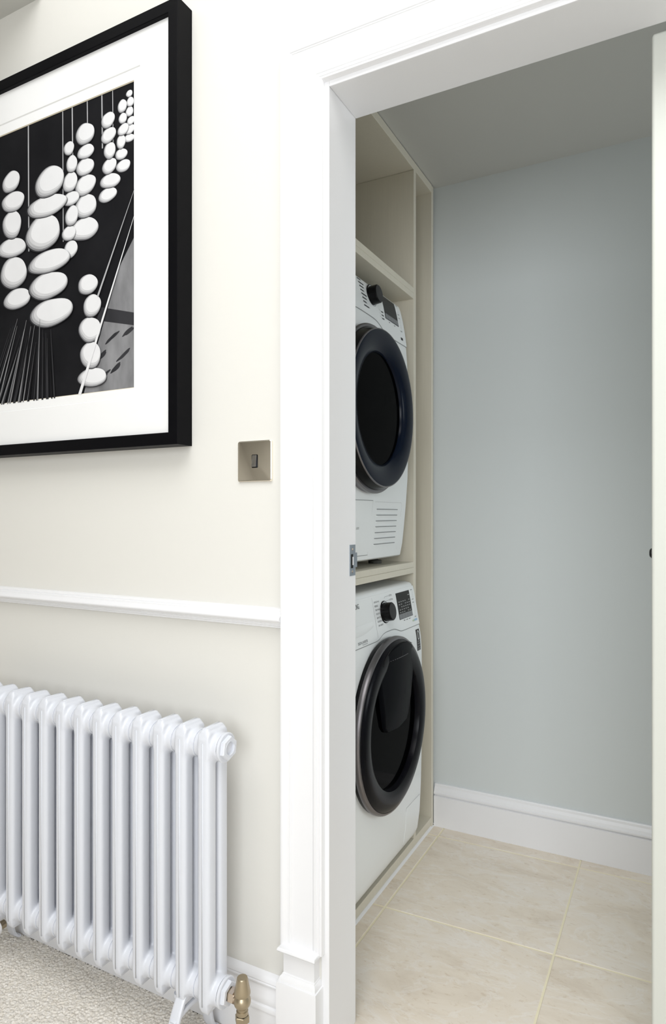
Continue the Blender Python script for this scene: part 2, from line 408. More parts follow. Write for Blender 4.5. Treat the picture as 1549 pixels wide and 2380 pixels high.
obj('inner_mount', window_board(PX0+.026, PX1-.026, PZ0+.026, PZ1-.026, IX0, IX1, IZ0, IZ1, 1.1425, .0022, .0018), [M['mat_board'], M['mat_core']], pic)
obj('backing_board', B(PX0+.02, PX1-.02, 1.150, 1.176, PZ0+.02, PZ1-.02), M['mat_core'], pic)
# the print itself: a flat generic still life (pebble towers under thin rods), ink shapes lying in one sheet
PY = 1.1455
def px2print(u, v):
    a = (u-774.5)/1522; b = (1197-v)/1522; s_, c_ = math.sin(YAW), math.cos(YAW)
    tt = PY/(c_+a*s_); return (tt*(-s_+a*c_), H+tt*b)
bm = bmesh.new(); layer = [0]
def poly(pts, mi):
    layer[0] += 1; y = PY-.000012*layer[0]
    f = bm.faces.new([bm.verts.new((max(IX0-.004, min(IX1+.004, x)), y, max(IZ0-.004, min(IZ1+.004, z)))) for x, z in pts]); f.material_index = mi
def blob(cx, cz, rx, rz, mi, rot=0, wob=.06, seed=0, n=36):
    r_ = random.Random(seed); ph = [r_.uniform(0, 6.28) for _ in range(3)]
    pts = []
    for k in range(n):
        th = 2*PI*k/n; q = 1+wob*(math.sin(2*th+ph[0])+.5*math.sin(3*th+ph[1])+.3*math.sin(5*th+ph[2]))
        x, z = rx*q*math.cos(th), rz*q*math.sin(th)
        pts.append((cx+x*math.cos(rot)-z*math.sin(rot), cz+x*math.sin(rot)+z*math.cos(rot)))
    poly(pts, mi)
def rod(x0, z0, x1, z1, w0, w1, mi):
    d = Vector((x1-x0, z1-z0)).normalized(); n = Vector((-d.y, d.x))
    poly([(x0+n.x*w0, z0+n.y*w0), (x1+n.x*w1, z1+n.y*w1), (x1-n.x*w1, z1-n.y*w1), (x0-n.x*w0, z0-n.y*w0)], mi)
poly([(IX0-.004, IZ0-.004), (IX1+.004, IZ0-.004), (IX1+.004, IZ1+.004), (IX0-.004, IZ1+.004)], 0)
poly([(IX1-.17, IZ0-.004), (IX1+.004, IZ0-.004), (IX1+.004, IZ0+.36), (IX1-.05, IZ0+.29)], 2)         # slab floor
poly([(IX1-.125, IZ0+.175), (IX1+.004, IZ0+.145), (IX1+.004, IZ0+.175), (IX1-.11, IZ0+.205)], 4)
for k in range(7):                                                                                # rough marks on the slab
    rr = random.Random(k+50); x = IX1-rr.uniform(.01, .11); z = IZ0+rr.uniform(.02, .14); blob(x, z, .022, .005, 4, .5, .2, k)
for u, wd in ((66, .0022), (146, .0015), (168, .002), (203, .0016), (237, .002), (262, .0012)):        # hanging rods
    x, z = px2print(u, 300); rod(x, IZ1, x+.002, IZ1-.13-.2*(u < 160), wd, wd, 3)
def tower(u, v0, v1, wpx, n, seed):
    """stack of pale pebbles from v0 (top) to v1 (foot), wpx half width"""
    r_ = random.Random(seed); hs = [r_.uniform(.7, 1.25) for _ in range(n)]; tot = sum(hs); v = v1
    for k in range(n):
        hgt_ = (v1-v0)*hs[k]/tot; vc = v-hgt_/2; v -= hgt_
        uu = u+r_.uniform(-.22, .22)*wpx; ww = wpx*(1.05-.45*k/n)*r_.uniform(.8, 1.15)
        cx, cz = px2print(uu, vc); ex, _ = px2print(uu+ww, vc); _, ez = px2print(uu, vc-hgt_*.53)
        rx, rz = abs(ex-cx), abs(ez-cz); rot = r_.uniform(-.12, .12)
        for q, mi in ((0, 4), (.05, 2), (.12, 3), (.22, 5), (.34, 1)):
            blob(cx+rx*.42*q, cz+rz*.55*q, rx*(1-.62*q), rz*(1-.78*q), mi, rot, .04, seed*10+k)
for a in ((303, 210, 330, 11, 6, 3), (284, 232, 400, 15, 6, 4), (255, 262, 470, 22, 6, 5), (196, 288, 560, 30, 6, 6), (165, 330, 600, 20, 7, 7), (33, 400, 720, 34, 6, 8), (-60, 440, 860, 50, 6, 18), (212, 640, 900, 30, 5, 21), (110, 392, 760, 58, 6, 9)): tower(*a)
rr = random.Random(4)
for k in range(26):                                                                               # dark reeds at the foot
    u = -30+k*6.4+rr.uniform(-4, 4); x0, z0 = px2print(30+k*3.6+rr.uniform(-3, 3), 740+rr.uniform(0, 60)); x1, z1 = px2print(u, 950); rod(x0, z0, x1, z1, .0006, .0022+.002*rr.random(), rr.choice((4, 4, 2, 0)))
x0, z0 = px2print(188, 918); x1, z1 = px2print(318, 500); rod(x0, z0, x1, z1, .0052, .003, 1)
x0, z0 = px2print(230, 690); x1, z1 = px2print(318, 440); rod(x0, z0, x1, z1, .003, .002, 3)
me = bpy.data.meshes.new('print'); 
for f in bm.faces: f.normal_update()
bm.to_mesh(me); bm.free()
for m in ('p_black', 'p_white', 'p_grey', 'p_soft', 'p_dark', 'p_light'): me.materials.append(M[m])
obj('print', me, M['p_black'], pic)

# ------------------------------------------------------------------ light switch
sw = thing('light_switch', 'polished nickel light switch plate with one rocker beside the white architrave', 'light switch', (-.815, WY, 1.192))
def rrect(cx, cz, wx, wz, r, n=6):
    pts = []
    for qx, qz, a in ((1, 1, 0), (-1, 1, PI/2), (-1, -1, PI), (1, -1, 3*PI/2)):
        pts += arc(cx+qx*(wx/2-r), cz+qz*(wz/2-r), r, a, a+PI/2, n)
    return pts
SCX, SCZ = -.8130, 1.2365
bm = bmesh.new()
loft(bm, [[(x, WY-.0002, z) for x, z in rrect(SCX, SCZ, .0895, .0895, .0055)], [(x, WY-.0040, z) for x, z in rrect(SCX, SCZ, .0895, .0895, .0055)],
          [(x, WY-.0055, z) for x, z in rrect(SCX, SCZ, .0865, .0865, .0045)], [(x, WY-.0058, z) for x, z in rrect(SCX, SCZ, .0840, .0840, .0040)]])
obj('plate', bm, M['nickel'], sw, True)
bm = bmesh.new(); loft(bm, [[(x, WY-.0057, z) for x, z in rrect(SCX+.0015, SCZ, .0160, .0290, .002)], [(x, WY-.0064, z) for x, z in rrect(SCX+.0015, SCZ, .0155, .0285, .002)]])
obj('rocker_surround', bm, M['black_plastic'], sw)
bm = bmesh.new(); x0, x1 = SCX-.0045, SCX+.0068
pr = [(WY-.006, SCZ+.0130), (WY-.0075, SCZ+.0130), (WY-.0085, SCZ+.002), (WY-.0110, SCZ-.0125), (WY-.006, SCZ-.0130)]
extrude_x(bm, pr, x0, x1); bmesh.ops.bevel(bm, geom=bm.edges[:], offset=.0006, segments=2, affect='EDGES')
obj('rocker', bm, M['chrome'], sw, True)

# ------------------------------------------------------------------ column radiator
RX, RP, RN = -.843, .0595, 14
RC = 1.070; ZT, ZB = .650, .155
rad = thing('column_radiator', 'pale grey two column radiator standing on the carpet under the dado rail', 'radiator', (RX-RP*(RN-1)/2, RC, 0))
bm = bmesh.new()
def colbar(yc, z0, z1):
    ring = []
    for k in range(24):
        th = 2*PI*k/24; c = math.copysign(abs(math.cos(th))**.62, math.cos(th)); s = math.copysign(abs(math.sin(th))**.62, math.sin(th)); ring.append((.0155*c, .0152*s))
    loft(bm, [[(x, yc+y, z0) for x, y in ring], [(x, yc+y, z1) for x, y in ring]])
colbar(-.0188, ZB-.014, ZT+.020); colbar(.0188, ZB-.014, ZT+.020)
def outline(sgn, zc):      # head and foot plates
    w2 = .0140 if sgn > 0 else .0105
    pts = [(-.0335, -.020), (.0335, -.020), (.0335, .018), (.0315, .027), (.0265, .033), (-.0265, .033), (-.0315, .027), (-.0335, .018)]
    loft(bm, [[(-w2, y, zc+sgn*z) for y, z in pts], [(w2, y, zc+sgn*z) for y, z in pts]])
    pts = [(-.0325, -.020), (.0325, -.020), (.0325, .022), (.0300, .033), (.0245, .0405), (-.0245, .0405), (-.0300, .033), (-.0325, .022)]
    loft(bm, [[(-.0080, y, zc+sgn*z) for y, z in pts], [(.0080, y, zc+sgn*z) for y, z in pts]])
outline(1, ZT); outline(-1, ZB)
for z in (ZT, ZB):
    lathe(bm, [(.0280, -.0292), (.0285, .0292)], (0, 0, z), 'x', 40)
    lathe(bm, [(.0270, -.0235), (.0285, -.019), (.0310, -.012), (.0315, 0), (.0310, .012), (.0285, .019), (.0270, .0235)], (0, 0, z), 'x', 40)
bmesh.ops.recalc_face_normals(bm, faces=bm.faces[:])
me = bpy.data.meshes.new('section_block'); bm.to_mesh(me); bm.free()
tmp = bpy.data.objects.new('section_block', me); COL.objects.link(tmp)
rm = tmp.modifiers.new('remesh', 'REMESH'); rm.mode = 'VOXEL'; rm.voxel_size = .0024
sm = tmp.modifiers.new('smooth', 'SMOOTH'); sm.factor = .5; sm.iterations = 5
bpy.context.view_layer.update()
sec_me = bpy.data.meshes.new_from_object(tmp.evaluated_get(bpy.context.evaluated_depsgraph_get()))
bpy.data.objects.remove(tmp); sec_me.name = 'section'
bm = bmesh.new(); bm.from_mesh(sec_me)
for y0, y1 in ((-.0347, -.0335),):                              # casting seam down the front of each section
    box(bm, -.0014, .0014, y0, y1, ZB-.02, ZT+.012)
box(bm, -.0014, .0014, -.0225, .0225, ZT+.036, ZT+.0412); box(bm, -.0014, .0014, -.0225, .0225, ZB-.0412, ZB-.036)
bm.to_mesh(sec_me); bm.free(); sec_me.materials.clear()
for k in range(RN):
    o = obj('section', sec_me, M['rad'], rad, 'all'); o.location = (RX-RP*k, RC, 0)
    if k:
        bm = bmesh.new(); lathe(bm, [(.0286, -.0012), (.0290, -.0006), (.0290, .0006), (.0286, .0012)], (RX-RP*(k-.5), RC, ZT), 'x', 32); obj('joint_ring', bm, M['rad'], rad, True)
        bm = bmesh.new(); lathe(bm, [(.0286, -.0012), (.0290, -.0006), (.0290, .0006), (.0286, .0012)], (RX-RP*(k-.5), RC, ZB), 'x', 32); obj('joint_ring', bm, M['rad'], rad, True)
xe = RX+.0292
def bush(z, hole):
    bm = bmesh.new(); lathe(bm, [(.0270, -.001), (.0270, .0010)], (xe, RC, z), 'x', 40); obj('gasket', bm, M['dark_rubber'], rad, True)
    bm = bmesh.new(); lathe(bm, [(.0285, 0), (.0298, .0012), (.0298, .0042), (.0280, .0058)], (xe+.0010, RC, z), 'x', 48)
    pl = obj('end_bush', bm, M['rad'], rad, True)
    bm = bmesh.new()
    prof = [(.0245, 0), (.0245, .0065), (.0225, .0090), (.0150, .0090), (.0142, .0080), (.0142, .0030), (.0010, .0030)]
    lathe(bm, prof, (xe+.0062, RC, z), 'x', 6, phase=.35)
    obj('hexagon_head', bm, M['rad'], pl)
bush(ZT, True); bush(ZB, False)
bm = bmesh.new(); lathe(bm, [(.0150, .0020), (.0150, .0094), (.0138, .0094), (.0135, .0035), (.0005, .0032)], (xe+.0062, RC, ZT), 'x', 40); obj('plug_recess', bm, M['rad'], rad, True)
bm = bmesh.new(); lathe(bm, [(.0298, 0), (.0298, -.006)], (RX-RP*(RN-1)-.0292, RC, ZT), 'x', 40); lathe(bm, [(.0298, 0), (.0298, -.006)], (RX-RP*(RN-1)-.0292, RC, ZB), 'x', 40); obj('end_bush', bm, M['rad'], rad, True)
for k in (1, RN-2):
    xf = RX-RP*k
    bm = bmesh.new()
    sweep_yz(bm, bez((1.052, .140), (1.030, .115), (1.016, .085), (1.006, .040), 10)+bez((1.006, .040), (1.002, .018), (.992, .006), (.975, .004), 6)[1:], lambda t: .023+.006*t, lambda t: .011-.004*t, xf)
    sweep_yz(bm, bez((1.080, .140), (1.108, .120), (1.122, .085), (1.128, .040), 10)+bez((1.128, .040), (1.132, .018), (1.138, .006), (1.150, .004), 6)[1:], lambda t: .023+.006*t, lambda t: .011-.004*t, xf)
    sweep_yz(bm, bez((1.018, .092), (1.040, .106), (1.095, .106), (1.115, .092), 10), lambda t: .016, lambda t: .012, xf)
    obj('foot', bm, M['rad'], rad, True)
bm = bmesh.new(); lathe(bm, [(.004, 0), (.004, -.02), (.009, -.020), (.009, -.027), (.006, -.028)], (RX-RP*2+.031, 1.066, ZB-.031), 'z', 16); 
for v in bm.verts: v.co.z = v.co.z+.012
obj('drain_plug', bm, M['rad'], rad, True)
# white capped end fitting on the far left
bm = bmesh.new(); lathe(bm, [(.010, .02), (.010, 0)], (-1.500, 1.050, .093), 'y', 24); cp = obj('drain_stem', bm, M['brass'], rad, True)
bm = bmesh.new(); lathe(bm, [(.017, .004), (.018, .001), (.018, -.004), (.014, -.006)], (-1.500, 1.048, .093), 'y', 32); obj('drain_cap', bm, M['gloss'], cp, True)

# antique brass valve on the right end
vx, vy = -.7695, RC
val = thing('radiator_valve', 'antique brass radiator valve with tapered cap at the right end of the radiator', 'valve', (vx, vy, 0))
bm = bmesh.new(); lathe(bm, [(.0120, 0), (.0120, .0045)], (-.8000, vy, ZB), 'x', 32); obj('tail_collar', bm, M['brass'], val, True)
bm = bmesh.new(); lathe(bm, [(.0135, 0), (.0155, .0015), (.0155, .0115), (.0135, .013)], (-.7970, vy, ZB), 'x', 6, phase=.3); obj('union_nut', bm, M['brass2'], val)
bm = bmesh.new(); lathe(bm, [(.0118, 0), (.0118, .004), (.0095, .005), (.0095, .020)], (-.7845, vy, ZB), 'x', 32); obj('tail', bm, M['brass2'], val, True)
bm = bmesh.new(); lathe(bm, [(.0118, -.026), (.0118, -.0185), (.0100, -.0175), (.0100, -.0150)]+[(.0172*math.cos(a), .0165*math.sin(a)) for a in [-.95+.19*i for i in range(10)]]+[(.0115, .0150)], (vx, vy, ZB-.0035), 'z', 40); obj('valve_body', bm, M['brass'], val, True)
bm = bmesh.new(); lathe(bm, [(.0120, .0120), (.0158, .0135), (.0166, .0160), (.0162, .0200), (.0112, .0440), (.0104, .0465), (.0100, .0470)], (vx, vy, ZB-.0035), 'z', 40); obj('tapered_cap', bm, M['brass'], val, True)
bm = bmesh.new(); lathe(bm, [(.0130, -.042), (.0148, -.0405), (.0148, -.0290), (.0130, -.0275)], (vx, vy, ZB-.0035), 'z', 6, phase=.25); obj('compression_nut', bm, M['brass'], val)
bm = bmesh.new(); lathe(bm, [(.0080, 0), (.0080, .114)], (vx, vy, 0), 'z', 24); obj('pipe', bm, M['brass'], val, True)

# ------------------------------------------------------------------ tall cabinet
YD0, YD1 = 2.060, 2.080              # divider
YR0, YR1 = 2.238, 2.256              # right-hand panel
YL0, YL1 = 1.330, 1.350
XBK = -1.45
cab = thing('tall_cabinet', 'built-in open cream cabinet housing the stacked laundry machines', 'cabinet', ((XC+XBK)/2, 1.8, 0))
def panel(name, *a): return obj(name, B(*a, .0008, 1), M['cab'], cab)
panel('side_panel', XBK, XC, YL0, YL1, 0, 2.300)
panel('side_panel', XBK, XC, YR0, YR1, 0, 2.300)
panel('divider', XBK, XC, YD0, YD1, .038, 2.274)
panel('top_panel', XBK, XC, YL1, YR0, 2.2745, 2.302)
panel('back_panel', XBK-.008, XBK, YL0, YR1, 0, 2.300)
for n, z0 in (('machine_shelf', .9265), ('upper_shelf', 1.8415)):
    for q in range(2):
        obj(n+'_board', B(XBK, XC, YL1, YD0, z0+.0188*q, z0+.0188*q+.0184, .0009, 1), M['cab'], cab)
panel('bottom_board', XBK, XC, YL1, YR0, .020, .038)
panel('plinth', XC-.022, XC-.004, YL1, YR0, .0, .020)
bm = bmesh.new()
extrude = [(XC-.004, .0), (XC+.003, .0), (XC+.001, .003), (XC-.002, .0055), (XC-.004, .006)]
loft(bm, [[(x, YL0, z) for x, z in extrude], [(x, YR1, z) for x, z in extrude]])
obj('sealant_bead', bm, M['sealant'], cab)

# ------------------------------------------------------------------ laundry machines
def text_mesh(s, size, align='LEFT'):
    cu = bpy.data.curves.new('lettering', 'FONT'); cu.body = s; cu.size = size; cu.align_x = align
    o = bpy.data.objects.new('lettering', cu); COL.objects.link(o)
    bpy.context.view_layer.update()
    me = bpy.data.meshes.new_from_object(o.evaluated_get(bpy.context.evaluated_depsgraph_get()))
    bpy.data.objects.remove(o); bpy.data.curves.remove(cu)
    vs = [tuple(v.co[:2]) for v in me.vertices]; fs = [tuple(p.vertices) for p in me.polygons]
    bpy.data.meshes.remove(me)
    return vs, fs
class Machine:
    def __init__(s, root, yc, W, prof, xb):
        s.root, s.yc, s.W, s.prof, s.xb = root, yc, W, prof, xb
    def x(s, z):
        p = s.prof
        if z <= p[0][0]: return p[0][1]
        for (a, xa), (b, xb) in zip(p, p[1:]):
            if z <= b:
                t = (z-a)/(b-a); return xa+(xb-xa)*t
        return p[-1][1]
    def body(s, z0, z1):
        bm = bmesh.new(); rings = []
        y0, y1 = s.yc-s.W/2, s.yc+s.W/2
        zs = [z0, z0+.004]+[z0+.004+(z1-z0-.012)*i/44 for i in range(1, 45)]+[z1-.003, z1]
        for i, z in enumerate(zs):
            ins = .004 if i in (0, len(zs)-1) else (.0012 if i == len(zs)-2 else 0)
            xf = s.x(z)-ins; r = .014
            ring = [(s.xb, y0+ins, z), (s.xb, y1-ins, z)]
            ring += [(a, b, z) for a, b in arc(xf-r, y1-ins-r, r, PI/2, 0, 6)]
            ring += [(a, b, z) for a, b in arc(xf-r, y0+ins+r, r, 0, -PI/2, 6)]
            rings.append(ring)
        loft(bm, rings)
        return bm
    def patch(s, y0, y1, zlo, zhi, off, ny=24, nz=10, depth=.003, bm=None):
        """thin shell lying on the front; zlo, zhi numbers or functions of y"""
        f = zlo if callable(zlo) else (lambda y: zlo); gq = zhi if callable(zhi) else (lambda y: zhi)
        bm = bm or bmesh.new(); G = []
        for i in range(ny+1):
            y = y0+(y1-y0)*i/ny; row = []
            for j in range(nz+1):
                z = f(y)+(gq(y)-f(y))*j/nz; row.append((bm.verts.new((s.x(z)+off, y, z)), bm.verts.new((s.x(z)+off-depth, y, z))))
            G.append(row)
        for i in range(ny):
            for j in range(nz):
                bm.faces.new([G[a][b][0] for a, b in ((i, j), (i+1, j), (i+1, j+1), (i, j+1))])
        edge = [(i, 0) for i in range(ny)]+[(ny, j) for j in range(nz)]+[(i, nz) for i in range(ny, 0, -1)]+[(0, j) for j in range(nz, 0, -1)]
        for (a, b), (c, d) in zip(edge, edge[1:]+edge[:1]):
            bm.faces.new((G[a][b][0], G[c][d][0], G[c][d][1], G[a][b][1]))
        return bm
    def line(s, pts, wd, off, bm=None):
        bm = bm or bmesh.new()
        for (ya, za), (yb, zb) in zip(pts, pts[1:]):
            d = Vector((yb-ya, zb-za)); L = d.length
            if L < 1e-6: continue
            n = Vector((-d.y, d.x))/L*wd/2; e = d/L*wd*.25
            q = [(ya-e.x+n.x, za-e.y+n.y), (yb+e.x+n.x, zb+e.y+n.y), (yb+e.x-n.x, zb+e.y-n.y), (ya-e.x-n.x, za-e.y-n.y)]
            bm.faces.new([bm.verts.new((s.x(z)+off, y, z)) for y, z in q])
        return bm
    def text(s, t, y, z, size, off, bm=None, align='LEFT', squeeze=1.0):
        bm = bm or bmesh.new(); vs, fs = text_mesh(t, size, align)
        bv = [bm.verts.new((s.x(z+b)+off, y+a*squeeze, z+b)) for a, b in vs]
        for f in fs:
            try: bm.faces.new([bv[i] for i in f])
            except Exception: pass
        return bm
    def flatobj(s, name, bm, mat, parent=None):
        me = bpy.data.meshes.new(name)
        for f in bm.faces:
            f.normal_update()
            if f.normal.x < 0: f.normal_flip()
        bm.to_mesh(me); bm.free()
        return obj(name, me, mat, parent or s.root, kind='stuff' if any(k in name for k in ('lettering', 'lines', 'marks', 'edge', 'seam')) else None)
    def knob(s, y, z, tilt, R=.033, r0=.0275, r1=.0265, L=.027):
        """rotary dial: base ring, body, face; axis tilted up with the panel"""
        xk = s.x(z); kn = None
        Rm = Matrix.Translation((xk, y, z)) @ Matrix.Rotation(-tilt, 4, 'Y')
        def mk(nm, prof, mat, par, n=48):
            bm = bmesh.new(); lathe(bm, prof, (0, 0, 0), 'x', n); bmesh.ops.transform(bm, matrix=Rm, verts=bm.verts[:])
            return obj(nm, bm, mat, par, True)
        kn = mk('dial', [(r0, .001), (r0, .004), (r0-.0008, .02), (r1, L-.002), (r1-.002, L)], M['black_plastic'], s.root)
        mk('dial_ring', [(R-.004, .0), (R, .0015), (R-.001, .0035), (R-.003, .0040), (R-.005, .0030)], M['black_plastic'], kn)
        mk('dial_bright_line', [(R-.0052, .0028), (R-.0042, .0044), (R-.0030, .0042)], M['chrome'], kn)
        mk('dial_face', [(r1-.002, L-.0012), (r1-.0026, L+.0006), (.0005, L+.0012)], M['knob_face'], kn)
    def display(s, y0, y1, z0, zk, z1, corner=.003):
        bm = s.patch(y0, y1, z0, z1, .0022, 6, 6, .003); d = obj('display', bm, M['display'], s.root)
        bm = s.patch(y0+.0012, y1-.0012, z0+.0012, zk, .0028, 6, 3, .0012); obj('keypad', bm, M['keypad'], d)
        bm = bmesh.new()
        for i in range(1, 5): s.line([(y0+(y1-y0)*i/5, z0+.003), (y0+(y1-y0)*i/5, zk-.002)], .0007, .0031, bm)
        s.flatobj('keypad_lines', bm, M['display'], d)
        return d
    def buttons(s, specs):
        bm = bmesh.new()
        for y0, y1, z0, z1 in specs:
            b_ = s.patch(y0, y1, z0, z1, .0020, 3, 4, .002); bo = obj('button', b_, M['white_app'], s.root)
            l = bmesh.new(); s.line([(y0-.0005, z0), (y1+.0005, z0)], .0022, .0026, l); s.line([(y0-.0005, z1), (y1+.0005, z1)], .0022, .0026, l)
            s.line([(y0, z0), (y0, z1)], .0005, .0024, l); s.line([(y1, z0), (y1, z1)], .0006, .0024, l)
            s.flatobj('button_edge', l, M['seam'], bo)
        bm.free()

# ---- washing machine, on the cabinet floor
wm = thing('washing_machine', 'white front loading washing machine with black add-item door standing at the bottom of the cabinet', 'washing machine', (-1.05, 1.730, .038))
wprof = [(.045, -.772), (.078, -.764), (.10, -.754), (.16, -.746), (.26, -.7415), (.40, -.7385), (.55, -.7375), (.69, -.7395), (.735, -.7425), (.764, -.7490), (.80, -.7555), (.84, -.7625), (.875, -.7690), (.892, -.7735), (.899, -.7800), (.902, -.7900)]
wa = Machine(wm, 1.730, .600, wprof, -1.34)
obj('cabinet_body', wa.body(.078, .902), M['white_app'], wm, True)
for yy in (1.47, 1.99):
    for xx in (-.83, -1.29):
        bm = bmesh.new(); lathe(bm, [(.02, 0), (.02, .012), (.008, .014), (.008, .041)], (xx, yy, .0383), 'z', 20); obj('foot', bm, M['dark_rubber'], wm, True)
yw0, yw1 = 1.438, 2.022
def wseam(y):
    d = (y-1.778)/.058
    return .7650+.0150*math.exp(-d*d*d*d*.5)
obj('control_panel', wa.patch(yw0, yw1, lambda y: wseam(y)+.0012, .889, .0012, 60, 12, .004), M['white_app'], wm, True)
bm = wa.line([(yw0+(yw1-yw0)*i/70, wseam(yw0+(yw1-yw0)*i/70)) for i in range(71)], .0020, .0006); wa.flatobj('panel_seam', bm, M['seam'], wm)
# detergent drawer with its scooped grip
obj('detergent_drawer', wa.patch(1.445, 1.690, .772, .884, .0016, 16, 12, .003), M['white_app'], wm, True)
bm = bmesh.new()
for i in range(13):
    pass
def scoop(y0, y1, z0, z1):
    bm = bmesh.new(); n, m = 20, 8; G = []
    for i in range(n+1):
        y = y0+(y1-y0)*i/n; row = []
        for j in range(m+1):
            q = j/m; zl = z0+(.012)*max(0, (i/n-.55)/.45)**2; z = zl+(z1-zl)*q
            row.append(bm.verts.new((wa.x(z)+.0020+.0035*math.sin(PI*q)*(1-.6*i/n), y, z)))
        G.append(row)
    for i in range(n):
        for j in range(m): bm.faces.new((G[i][j], G[i+1][j], G[i+1][j+1], G[i][j+1]))
    return bm
wa.flatobj('drawer_grip', scoop(1.46, 1.672, .795, .822), M['white_app'], wm)
bm = wa.line([(1.692, .774), (1.692, .884)], .0008, .0022); wa.flatobj('drawer_seam', bm, M['seam'], wm)
wa.knob(1.766, .836, .16)
dd = wa.display(1.866, 1.976, .799, .8150, .879)
bm = bmesh.new()
for r in range(5):
    for c in range(6):
        if (r+c*3) % 7 in (2,): continue
        y = 1.876+c*.0165; z = .8195+r*.0080
        for q in range(3): wa.line([(y+q*.0030, z), (y+.0018+q*.0030, z)], .0022, .0026, bm)
wa.line([(1.958, .866), (1.972, .866)], .0022, .0026, bm)
wa.flatobj('display_marks', bm, M['pale_ink'], dd)
wa.buttons([(1.989, 2.001, .848, .878), (1.989, 2.001, .793, .838)])
bm = bmesh.new()
rows = ['SUPER ECO WASH', 'BEDDING', 'DAILY WASH', 'DELICATES', 'BABY CARE', 'OUTDOOR CARE', 'DARK GARMENT']
for i, s_ in enumerate(rows):
    z = .8685-.0110*i; y = 1.700+.0012*i
    wa.text(s_, y, z, .0066, .0021, bm, squeeze=.66 if len(s_) > 11 else .8)
    wa.line([(1.7365, z+.0022), (1.7415-.0015*abs(i-3), z+.0022-(i-3)*-.0004)], .0005, .0021, bm)
for s_, z in (('COTTON', .8765), ('E-COTTON', .8640)):
    wa.text(s_, 1.812, z, .0066, .0021, bm, squeeze=.75); wa.line([(1.776, z-.002), (1.782, z+.0018), (1.810, z+.0022)], .0005, .0021, bm)
for i in range(3):
    wa.line([(1.897+.022*i, .7935), (1.905+.022*i, .7935)], .0022, .0021, bm); wa.line([(1.908+.022*i, .7935), (1.914+.022*i, .7935)], .0006, .0021, bm)
wa.text('DIGITAL INVERTER', 1.622, .7745, .0098, .0024, bm, 'RIGHT', squeeze=.72)
wa.line([(1.588, .7712), (1.620, .7712)], .0008, .0024, bm)
wa.flatobj('panel_lettering', bm, M['ink'], wm)
bm = wa.text('SAMSUNG', 1.6035, .8660, .0190, .0024, None, 'RIGHT', squeeze=.62); wa.flatobj('maker_lettering', bm, M['ink'], wm)
bm = wa.text('eco', 1.966, .7805, .0110, .0021); wa.flatobj('green_lettering', bm, M['green_ink'], wm)
bm = wa.text('bubble', 1.9815, .7805, .0110, .0021, squeeze=.9); wa.flatobj('blue_lettering', bm, M['blue_ink'], wm)
# black sticker on the right shoulder
st = obj('sticker', wa.patch(1.979, 2.009, .685, .752, .0005, 2, 4, .0003), M['sticker'], wm)
bm = bmesh.new()
ring = [(1.9945+.0085*math.cos(2*PI*k/24)*(1 if math.cos(2*PI*k/24) > 0 else .72), .7335+.0135*math.sin(2*PI*k/24)) for k in range(25)]
wa.line(ring, .0032, .0009, bm)
bm2 = bmesh.new(); wa.text('DIGITAL', 1.9945, .712, .0070, .0009, bm2, 'CENTER', .8); wa.text('INVERTER', 1.9945, .7045, .0070, .0009, bm2, 'CENTER', .68)
for z in (.7000, .6975): wa.line([(1.983, z), (2.006, z)], .0007, .0009, bm2)
wa.flatobj('sticker_emblem', bm, M['white_app'], st)
wa.text('10', 1.9835, .6875, .0095, .0009, bm2); wa.line([(1.994, .6920), (2.005, .6920)], .0009, .0009, bm2); wa.line([(1.994, .6890), (2.005, .6890)], .0009, .0009, bm2)
wa.flatobj('sticker_lettering', bm2, M['pale_ink'], st)
# filter flap at the bottom right
bm = bmesh.new(); wa.line([(1.893, .215), (2.010, .215), (2.008, .095), (1.893, .095), (1.893, .215)], .0009, .0007, bm); wa.flatobj('filter_flap_seam', bm, M['pale_ink'], wm)
obj('filter_flap', wa.patch(1.8945, 2.0085, .0965, .2135, .0006, 6, 8, .002), M['white_app'], wm, True)

# door
WYC, WZC = 1.734, .525; WS = 1.04
def on(name, prof, mat, par, c, n=96, closed=False): 
    bm = bmesh.new(); lathe(bm, prof, c, 'x', n, closed); return obj(name, bm, mat, par, True)
c0 = (0, WYC, WZC)
wd = on('door', [(0.2402, -.745), (0.2439, -.738), (0.2439, -.730), (0.2392, -.7260), (0.1872, -.7260), (0.1872, -.745)], M['black_plastic'], wm, c0, closed=True)
on('door_rim', [(0.2434, -.7300), (0.2470, -.7270), (0.2467, -.7190), (0.2428, -.7135), (0.2382, -.7125), (0.2366, -.7200), (0.2382, -.7300)], M['ring_steel'], wd, c0, closed=True)
on('door_ring', [(0.2371, -.7220), (0.2371, -.7125), (0.2319, -.7070), (0.2205, -.7030), (0.2038, -.7025), (0.1893, -.7045), (0.1815, -.7075), (0.1794, -.7130), (0.1773, -.7330), (0.2371, -.7330)], M['black_gloss'], wd, c0, closed=True)
on('door_glass', [(0.1789, -.7230), (0.1664, -.7260), (0.1300, -.7310), (0.1040, -.7305), (0.0624, -.7260), (0.0005, -.7240)], M['smoked'], wd, c0)
# grey arcs painted before the window for drum highlights and reflections
bm = bmesh.new()
for r0, r1, a0, a1 in ((.118, .132, -1.25, .25), (.137, .140, -1.4, .45)):
    pts = [(r0, a0+(a1-a0)*i/20) for i in range(21)]
    for (ra, aa), (rb, ab) in zip(pts, pts[1:]):
        q = [(r0, aa), (r0, ab), (r1, ab), (r1, aa)]
        bm.faces.new([bm.verts.new((-.7275, WYC+r*math.cos(a), WZC+r*math.sin(a))) for r, a in q])
wa.flatobj('drum_glint_edge', bm, M['drum'], wd)
